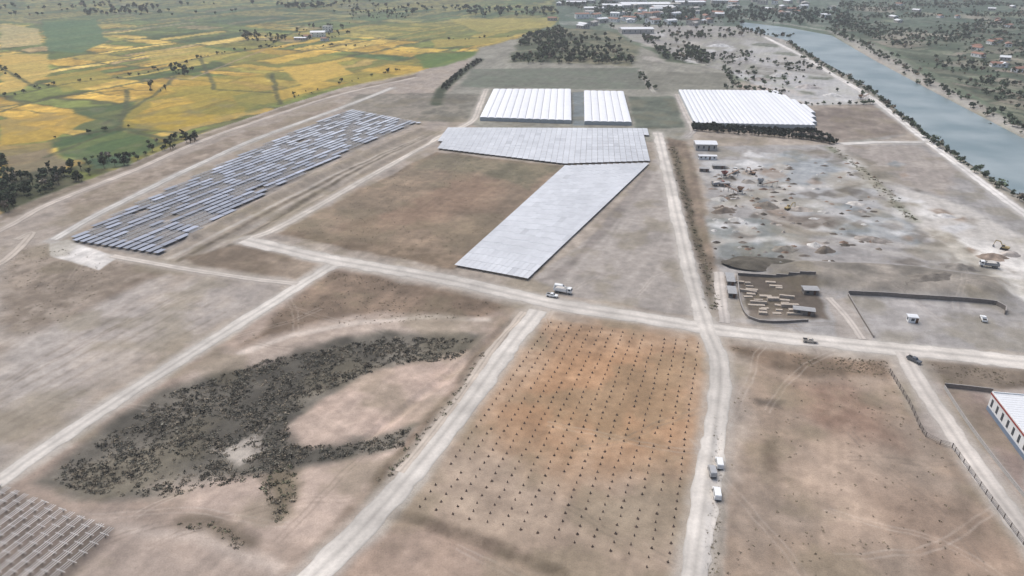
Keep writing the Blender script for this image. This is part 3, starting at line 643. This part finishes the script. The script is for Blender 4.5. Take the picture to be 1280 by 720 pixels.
def van(px,ang,mat=WHT,dz=.12):
    p=empty('parked_van',px,ang,dz=dz)
    pr=[(-2.6,.45),(2.5,.45),(2.6,.95),(1.9,1.2),(1.2,1.95),(.9,2.15),(-2.45,2.2),(-2.6,1.9)]
    mk('body',*prism(pr,-.95,.95,.93),mat,p,.06); wheels(p,(-1.6,1.6),.36,.24,.88)
    mk('windscreen',[(1.93,-.75,1.24),(1.93,.75,1.24),(1.27,.72,1.93),(1.27,-.72,1.93)],[[0,1,2,3]],GLS,p)
    mk('side_windows',*join([bx(-.1,1.1,s*.945-.012,s*.945+.012,1.25,1.85) for s in(-1,1)]+[bx(-1.9,-.3,s*.945-.012,s*.945+.012,1.3,1.85) for s in(-1,1)]),GLS,p)
    mk('bumpers',*join([bx(2.58,2.72,-.85,.85,.4,.65),bx(-2.72,-2.58,-.85,.85,.4,.65)]),BLK,p)
def pickup(px,ang,mat=WHT,name='parked_pickup_truck',dz=.12):
    p=empty(name,px,ang,dz=dz)
    mk('lower_body',*prism([(-2.6,.45),(2.5,.45),(2.6,.9),(2.5,1.05),(1.1,1.12),(-2.6,1.12)],-.92,.92),mat,p,.06)
    mk('cab',*prism([(1.2,1.1),(.6,1.75),(-.6,1.78),(-.8,1.1)],-.82,.82,.92),mat,p,.05)
    mk('glass',*join([([(1.19,-.66,1.16),(1.19,.66,1.16),(.66,.62,1.72),(.66,-.62,1.72)],[[0,1,2,3]]),bx(-.5,.6,-.80,.80,1.2,1.62)]),GLS,p)
    mk('cargo_bed_floor',*bx(-2.5,-.9,-.78,.78,1.13,1.15),BLK,p); mk('bed_sides',*join([bx(-2.58,-.85,s*.86-.04,s*.86+.04,1.12,1.35) for s in(-1,1)]),mat,p)
    wheels(p,(-1.65,1.65),.4,.26,.86)
def truck(px,ang,cab=WHT,bed=GRY,dz=.12,name='dump_truck'):
    p=empty(name,px,ang,dz=dz)
    mk('chassis',*bx(-4,3.6,-.45,.45,.7,1.0),BLK,p); mk('cab',*prism([(1.9,.8),(3.9,.8),(3.95,1.8),(3.6,2.8),(2.0,2.85)],-1.15,1.15),cab,p,.08)
    mk('windscreen',[(3.95,-1,1.86),(3.95,1,1.86),(3.65,.95,2.7),(3.65,-.95,2.7)],[[0,1,2,3]],GLS,p); mk('side_windows',*join([bx(2.4,3.5,s*1.16-.012,s*1.16+.012,1.8,2.55) for s in(-1,1)]),GLS,p)
    mk('tipper_body',*join([prism([(-4.2,1.1),(1.5,1.1),(1.7,1.35),(-4.2,1.2)],-1.2,1.2),bx(-4.2,1.7,-1.25,-1.17,1.1,2.5),bx(-4.2,1.7,1.17,1.25,1.1,2.5),bx(1.62,1.72,-1.17,1.17,1.2,2.9),bx(-4.25,-4.16,-1.17,1.17,1.2,2.4)]),bed,p,.03)
    mk('load',*prism([(-4.1,1.3),(1.5,1.3),(.4,2.5),(-2.8,2.6)],-1.1,1.1),cm('gravel_load',(200,194,186),.95,am=.2),p,.2)
    wheels(p,(-3.2,-1.9,2.9),.52,.34,1.0)
def excavator(px,ang,mat=YEL,sc=1):
    p=empty('excavator',px,ang); p.scale=(sc,sc,sc)
    tr=[(-2,.3),(-1.7,0),(1.7,0),(2.1,.35),(2.1,.6),(1.7,.95),(-1.7,.95),(-2.1,.6)]
    mk('tracks',*join([prism(tr,s*1.25-.3,s*1.25+.3) for s in(-1,1)]),BLK,p,.06)
    mk('turntable',*cyl(0,0,1.05,.8,.25,'z',16),GRY,p); mk('upper_body',*prism([(-2.4,1.2),(1.2,1.2),(1.2,1.8),(-.4,2.1),(-2.4,2.1),(-2.6,1.6)],-1.3,1.3),mat,p,.08)
    mk('cab',*prism([(-.1,1.8),(1.5,1.8),(1.4,2.6),(1.1,3.1),(-.1,3.1)],.3,1.3),mat,p,.05); mk('cab_glass',*prism([(.05,2.0),(1.53,2.0),(1.43,2.6),(1.12,2.98),(.05,2.98)],.28,1.32),GLS,p)
    mk('boom',*prism([(.9,1.7),(1.3,1.6),(3.0,4.0),(5.2,4.2),(5.2,4.6),(2.8,4.6)],-.6,-.2),mat,p,.04); mk('stick',*prism([(5.0,4.7),(5.4,4.6),(6.0,1.4),(5.7,1.3)],-.55,-.25),mat,p,.03)
    mk('bucket',*prism([(5.5,1.4),(6.1,1.5),(6.3,.6),(5.6,.2),(5.0,.5)],-.9,.1),GRY,p,.04)
def crusher(px,ang,col=RED,sc=.8):
    p=empty('stone_crusher',px,ang);p.scale=(sc,sc,sc)
    mk('legs',*join([bx(x-.15,x+.15,y-.15,y+.15,-.5,3) for x in(-1.6,1.6) for y in(-1.3,1.3)]),GRY,p)
    mk('hopper',[(-1.2,-1,3),(1.2,-1,3),(1.2,1,3),(-1.2,1,3),(-2.4,-2,5.2),(2.4,-2,5.2),(2.4,2,5.2),(-2.4,2,5.2)],[[3,2,1,0],[0,1,5,4],[1,2,6,5],[2,3,7,6],[3,0,4,7]],col,p)
    mk('crusher_box',*bx(-1.1,1.1,-.9,.9,1.4,3),GRY,p,.05); mk('flywheels',*join([cyl(0,s*1.15,2.2,.8,.2) for s in(-1,1)]),BLK,p)
    mk('conveyor',*prism([(1,.9),(1,1.25),(13,5.6),(13,5.2)],-.55,.55),ORG,p); mk('conveyor_legs',*join([bx(x-.1,x+.1,s*.5-.08,s*.5+.08,-.5,h) for x,h in((5,2.4),(9,3.8),(12.4,5.0)) for s in(-1,1)]),GRY,p)
def pile(px,r,h,col,name='gravel_pile',el=1.0,ang=0):
    x,y=G(*px);z0=h1(x,y);n=26;m=9;V=[(x,y,z0+h)];Cc=[np.array(col)];sd=rng.integers(50)
    for i in range(1,m+1):
        for j in range(n):
            a=2*math.pi*j/n;rr=r*i/m*(1+.5*(vn(math.cos(a)*1.9+5,math.sin(a)*1.9+5,sd)-.5));t=i/m
            dx,dy=rr*math.cos(a)*el,rr*math.sin(a);X_=x+dx*math.cos(ang)-dy*math.sin(ang);Y_=y+dx*math.sin(ang)+dy*math.cos(ang)
            V.append((X_,Y_,z0-.3+(h+.3)*max(0,(1-t**1.15))+.3*h*(vn(X_/1.4,Y_/1.4,sd)-.5)*(t<1))); Cc.append(np.array(col)*(.82+.34*vn(X_/2,Y_/2,sd+3)))
    q=[[1+(i-1)*n+j,1+i*n+j,1+i*n+(j+1)%n,1+(i-1)*n+(j+1)%n] for i in range(1,m) for j in range(n)]
    me=bpy.data.meshes.new(name);me.from_pydata(V,[],q+[[0,1+j,1+(j+1)%n] for j in range(n)]);me.update()
    at=me.color_attributes.new('Col','FLOAT_COLOR','POINT');c4=np.ones((len(V),4),dtype=np.float32);c4[:,:3]=alb(np.array(Cc));at.data.foreach_set('color',c4.ravel())
    for p_ in me.polygons:p_.use_smooth=True
    me.materials.append(M_pile);o=bpy.data.objects.new(name,me);S.collection.objects.link(o)
def house(name,px,ang,L,W,h,rh,wall=WHT,roof=ROOF,nw=3,world=None,floors=1):
    p=empty(name,px,ang,world=world)
    mk('walls',*bx(-L/2,L/2,-W/2,W/2,-.6,h),wall,p)
    if rh>0:
        V,F_=prism([(-W/2-.4,h-.02),(W/2+.4,h-.02),(W/2+.4,h+.12),(0,h+rh),(-W/2-.4,h+.12)],-L/2-.4,L/2+.4); V=[(y,x,z) for x,y,z in V]; mk('roof',V,[f[::-1] for f in F_],roof,p)
    else:
        mk('roof',*join([bx(-L/2+.2,L/2-.2,-W/2+.2,W/2-.2,h+.005,h+.1)]),roof,p)
        mk('parapet',*join([bx(-L/2-.1,L/2+.1,s*W/2-.12,s*W/2+.12,h+.003,h+.55) for s in(-1,1)]+[bx(s*L/2-.12,s*L/2+.12,-W/2+.12,W/2-.12,h+.003,h+.55) for s in(-1,1)]),wall,p)
    wl=[]
    for f in range(floors):
        z=h/floors*f+h/floors*.35
        for i in range(nw):
            x=-L/2+(i+.5)*L/nw
            for s in(-1,1): wl.append(bx(x-.6,x+.6,s*(W/2+.015)-.03,s*(W/2+.015)+.03,z,z+h/floors*.42))
        for i in range(max(1,nw-1)):
            y=-W/2+(i+.5)*W/max(1,nw-1)
            for s in(-1,1): wl.append(bx(s*(L/2+.015)-.03,s*(L/2+.015)+.03,y-.6,y+.6,z,z+h/floors*.42))
    mk('windows',*join(wl),GLS,p); mk('door',*bx(L/nw*.5-.5,L/nw*.5+.5,-W/2-.05,-W/2-.01,0,2.1),cm('door_paint',(96,70,52),.6),p)
    return p
def wall(name,path,h,t,mat,cap=True):
    pl=resample(P(path),4.0);q=[];
    p=bpy.data.objects.new(name,None);S.collection.objects.link(p);caps=[]
    for a,b in zip(pl[:-1],pl[1:]):
        d=b-a;L=np.hypot(*d);d/=L;n=np.array([-d[1],d[0]])*t/2;z=h1(*((a+b)/2))
        def seg(z0,z1,k):
            c=[a-n*k,b-n*k,b+n*k,a+n*k]; return [(*v,z0) for v in c]+[(*v,z1) for v in c],[[3,2,1,0],[4,5,6,7],[0,1,5,4],[1,2,6,5],[2,3,7,6],[3,0,4,7]]
        q.append(seg(z-1,z+h,1)); caps.append(seg(z+h+.003,z+h+.12,1.2))
    mk('wall_panels',*join(q),mat,p)
    if cap: mk('coping',*join(caps),cm('coping_stone',(158,152,146),.9,am=.15),p)
def fence(path,h=1.8,name='perimeter_fence'):
    pl=resample(P(path),2.6);p=bpy.data.objects.new(name,None);S.collection.objects.link(p);po=[];ra=[]
    for i,a in enumerate(pl):
        z=h1(*a);po.append(bx(a[0]-.08,a[0]+.08,a[1]-.08,a[1]+.08,z-.3,z+h))
    for a,b in zip(pl[:-1],pl[1:]):
        d=b-a;d/=np.hypot(*d);n=np.array([-d[1],d[0]])*.04
        for zz in(.3,.8,1.3,1.7):
            c=[a-n,b-n,b+n,a+n];z=h1(*((a+b)/2))+zz;ra.append(([(*v,z) for v in c]+[(*v,z+.06) for v in c],[[3,2,1,0],[4,5,6,7],[0,1,5,4],[1,2,6,5],[2,3,7,6],[3,0,4,7]]))
    fm_=cm('dark_fence_steel',(102,94,88),.8);mk('posts',*join(po),fm_,p);mk('rails',*join(ra),fm_,p)
# ------------------------------------------------------------------ buildings and walls
fb=house('factory_building',None,math.radians(90-9),26,34,6.4,0,wall=WHT,roof=MET,nw=7,world=(171,180))
mk('red_fascia',*bx(-13.2,13.2,17.13,17.2,5.9,6.5),DRED,fb); mk('blue_cladding',*bx(-13.1,13.1,17.05,17.12,0,1.5),BLU,fb)
mk('roof_ribs',*join([bx(-12.7+i*1.3,-12.66+i*1.3,-16.7,16.7,6.51,6.54) for i in range(20)]),CON,fb)
house('warehouse_shed',(881,186),math.radians(-4),15,11,4.6,1.2,wall=CON,roof=MET,nw=4)
house('site_office',(884,199),math.radians(-4),12,3,2.6,.4,wall=WHT,roof=MET,nw=4)
for (u,v,L,W_,r_) in [(912,352,9,3,0),(914,368,7,3,0),(1012,366,6,4,.1),(1004,392,8,3,-.1),(898,210,8,4,.1),(880,214,6,3,0),(905,232,6,4,.2)]:
    house('storage_shed',(u,v),math.radians(-10)+r_,W_ if u<920 and v>300 else L,L if u<920 and v>300 else W_,2.2,.4,wall=DCON,roof=GSH,nw=2)
for (u,v,L,W,h,rh,wl_,rf,fl) in [(398,46,22,12,7,2,WHT,MET,2),(410,40,14,10,9,0,WHT,CON,3),(385,48,12,9,4,1.6,WHT,ROOF,1),(376,50,18,8,3.5,1,CON,MET,1),(406,51,10,8,4,1.2,WHT,ROOF,1)]:
    house('farm_house',(u,v),rng.uniform(-.4,.4),L,W,h,rh,wall=wl_,roof=rf,floors=fl)
for (u,v,L,W) in [(795,41,52,26),(806,8,110,60),(785,3,80,50),(742,14,40,20),(830,12,50,30),(770,10,60,30),(860,6,70,36),(905,4,60,30),(720,6,44,24)]:
    house('warehouse_shed',(u,v),rng.uniform(-.15,.1),L,W,7,2,wall=CON,roof=MET,nw=6)
for k in range(80):
    u=rng.uniform(690,1060);v=rng.uniform(2,36)
    if u>900 and v>22: continue
    house('village_house',(u,v),rng.uniform(0,3),rng.uniform(12,26),rng.uniform(9,16),rng.uniform(4,9),2,wall=[WHT,CON][k%2],roof=[ROOF,MET,CON][k%3])
for k in range(30):
    u=rng.uniform(1090,1275);v=rng.uniform(3,110)
    if v>(u-1060)*.45: continue
    house('village_house',(u,v),rng.uniform(0,3),rng.uniform(9,17),rng.uniform(7,10),4,2,wall=[WHT,CON][k%2],roof=[ROOF,MET][k%2])
wall('block_wall',[(1060,368),(1150,374),(1245,381),(1256,393)],1.8,.35,DCON)
wall('block_wall',[(1060,369),(1076,396),(1092,422)],.9,.3,DCON)
wall('block_wall',[(922,344),(1018,350)],1.2,.4,DCON); wall('block_wall',[(921,345),(936,398),(1010,402)],1.0,.4,DCON)
wall('block_wall',[(1180,484),(1240,491)],1.6,.3,DCON); wall('low_wall',[(1180,485),(1208,528),(1242,574),(1290,634)],1.0,.35,CON)
fence([(1112,466),(1136,505),(1157,546),(1190,560)]); fence([(1190,560),(1232,618),(1290,697)])
# precast slabs in the enclosure
sb=empty('concrete_slab_stack',(962,372),0); parts=[]
for r in range(13):
    for c_ in range(3):
        if rng.random()<.22: continue
        L=rng.uniform(2.5,7.5);cx_=(-7+c_*6.5)+rng.normal(0,1.1);cy_=-15+r*2.5+rng.normal(0,.5);hh=rng.uniform(.3,1.5);wd=rng.uniform(.35,.9);e=-.15+rng.normal(0,.1)
        V,F_=bx(-L/2,L/2,-wd,wd,-.2,hh);V=[(cx_+x*math.cos(e)-y*math.sin(e),cy_+x*math.sin(e)+y*math.cos(e),z) for x,y,z in V];parts.append((V,F_))
mk('slabs',*join(parts),cm('precast_concrete',(176,164,150),.9,am=.25),sb,.05)
# gravel piles
for (u,v,r,h,c,el) in [(958,258,5,3.2,(136,127,116),1.6),(905,264,5,2.5,(126,115,104),1.8),(900,250,4,2,(180,176,169),1.5),(935,228,4,2,(158,151,142),1.4),(1000,262,5,2,(176,166,155),1.6),(1030,314,4,3,(122,112,101),1.3),(1018,307,3,2,(194,190,184),1.3),(950,331,8,1.4,(92,87,78),2.4),(980,312,5,2,(134,128,118),1.5),(1240,322,5,2.4,(154,137,123),1.6),(1262,318,4,2,(176,167,159),1.5),(1200,335,5,2.2,(134,128,120),2),(1070,255,4,1.6,(188,182,175),1.6),(1090,300,5,2,(148,140,132),2),(920,275,4,1.8,(190,186,180),1.5),(1160,356,6,2.2,(124,117,108),2.5),(1180,270,4,1.6,(206,202,197),1.6),(975,95,7,4,(190,187,183),1.6),(950,100,7,3,(158,150,143),2),(1010,110,7,4,(180,173,168),2),(1040,120,6,3,(198,195,191),2),(930,75,8,4,(186,182,178),2),(900,58,9,4,(194,192,190),2)]:
    pile((u,v),r,h,c,el=el,ang=rng.uniform(-.5,.5),name='gravel_pile')
for k in range(200):
    u=rng.uniform(888,1100);v=rng.uniform(202,332)
    if k>130: u=rng.uniform(890,990);v=rng.uniform(208,262)
    pile((u,v),rng.uniform(.7,2.2),rng.uniform(.4,1.2),[(190,186,180),(122,113,103),(156,147,138),(94,87,79),(134,114,99)][k%5],name='rubble_heap',el=rng.uniform(1,2))
crusher((905,222),.3,RED);crusher((925,242),2.6,ORG);crusher((950,232),-.4,GRY);crusher((1075,124),.4,ORG)
excavator((985,262),.5,sc=.85);excavator((1255,312),2.4,sc=.85);excavator((940,218),2.2,ORG,.85)
truck((898,232),.3,RED);truck((918,216),1.2,WHT);truck((1235,334),2.8,WHT)
# vehicles on site
truck((704,366),math.radians(-20),WHT,WHT,dz=.05,name='site_truck'); pickup((690,371),math.radians(-20)); van((700,361),math.radians(-18),dz=.05)
van((899,580),math.radians(82)); van((896,618),math.radians(82)); pickup((1012,428),math.radians(-12),cm('beige_paint',(196,188,176),.4)); pickup((1142,452),math.radians(-60),cm('dark_paint',(96,98,102),.4))
pickup((1229,400),math.radians(70),WHT,dz=0); van((890,591),math.radians(85),cm('grey_paint',(170,170,170),.4))
house('site_cabin',(1139,402),math.radians(-10),3.2,2.4,2.6,.3,wall=WHT,roof=MET,nw=1)
# ------------------------------------------------------------------ thin real haze layer over the valley
hm=bpy.data.materials.new('haze_air');hm.use_nodes=True;nt=hm.node_tree;nt.nodes.clear()
vo=nt.nodes.new('ShaderNodeVolumeScatter');vo.inputs['Color'].default_value=(.97,.975,1,1);vo.inputs['Density'].default_value=0.00014;vo.inputs['Anisotropy'].default_value=0.2
mo=nt.nodes.new('ShaderNodeOutputMaterial');nt.links.new(vo.outputs[0],mo.inputs['Volume'])
mk('atmospheric_haze',*bx(-9000,9000,-2500,14000,-30,330),hm)
# ------------------------------------------------------------------ light, sky, camera
W=bpy.data.worlds.new('World');S.world=W;W.use_nodes=True;nt=W.node_tree
EL,AZ=math.radians(60),math.radians(40)
sky=nt.nodes.new('ShaderNodeTexSky');sky.sky_type='NISHITA';sky.sun_disc=False;sky.sun_elevation=EL;sky.sun_rotation=-AZ;sky.dust_density=3;sky.air_density=1.0
nt.links.new(sky.outputs[0],nt.nodes['Background'].inputs[0]);nt.nodes['Background'].inputs[1].default_value=0.15
sl=bpy.data.lights.new('sun','SUN');sl.energy=2.8;sl.angle=math.radians(60);sl.color=(1,.97,.92);so=bpy.data.objects.new('sun',sl);S.collection.objects.link(so)
dv=Vector((-math.sin(AZ)*math.cos(EL),math.cos(AZ)*math.cos(EL),math.sin(EL)))
so.rotation_euler=dv.to_track_quat('Z','Y').to_euler()
cd=bpy.data.cameras.new('camera');cd.sensor_width=36;cd.lens=FP/1280*36;cd.clip_end=40000;cd.clip_start=1
co=bpy.data.objects.new('camera',cd);S.collection.objects.link(co);co.location=(0,0,CH);co.rotation_euler=(math.pi/2-PITCH,0,0);S.camera=co
S.view_settings.view_transform='Standard';S.view_settings.look='None';S.view_settings.exposure=0
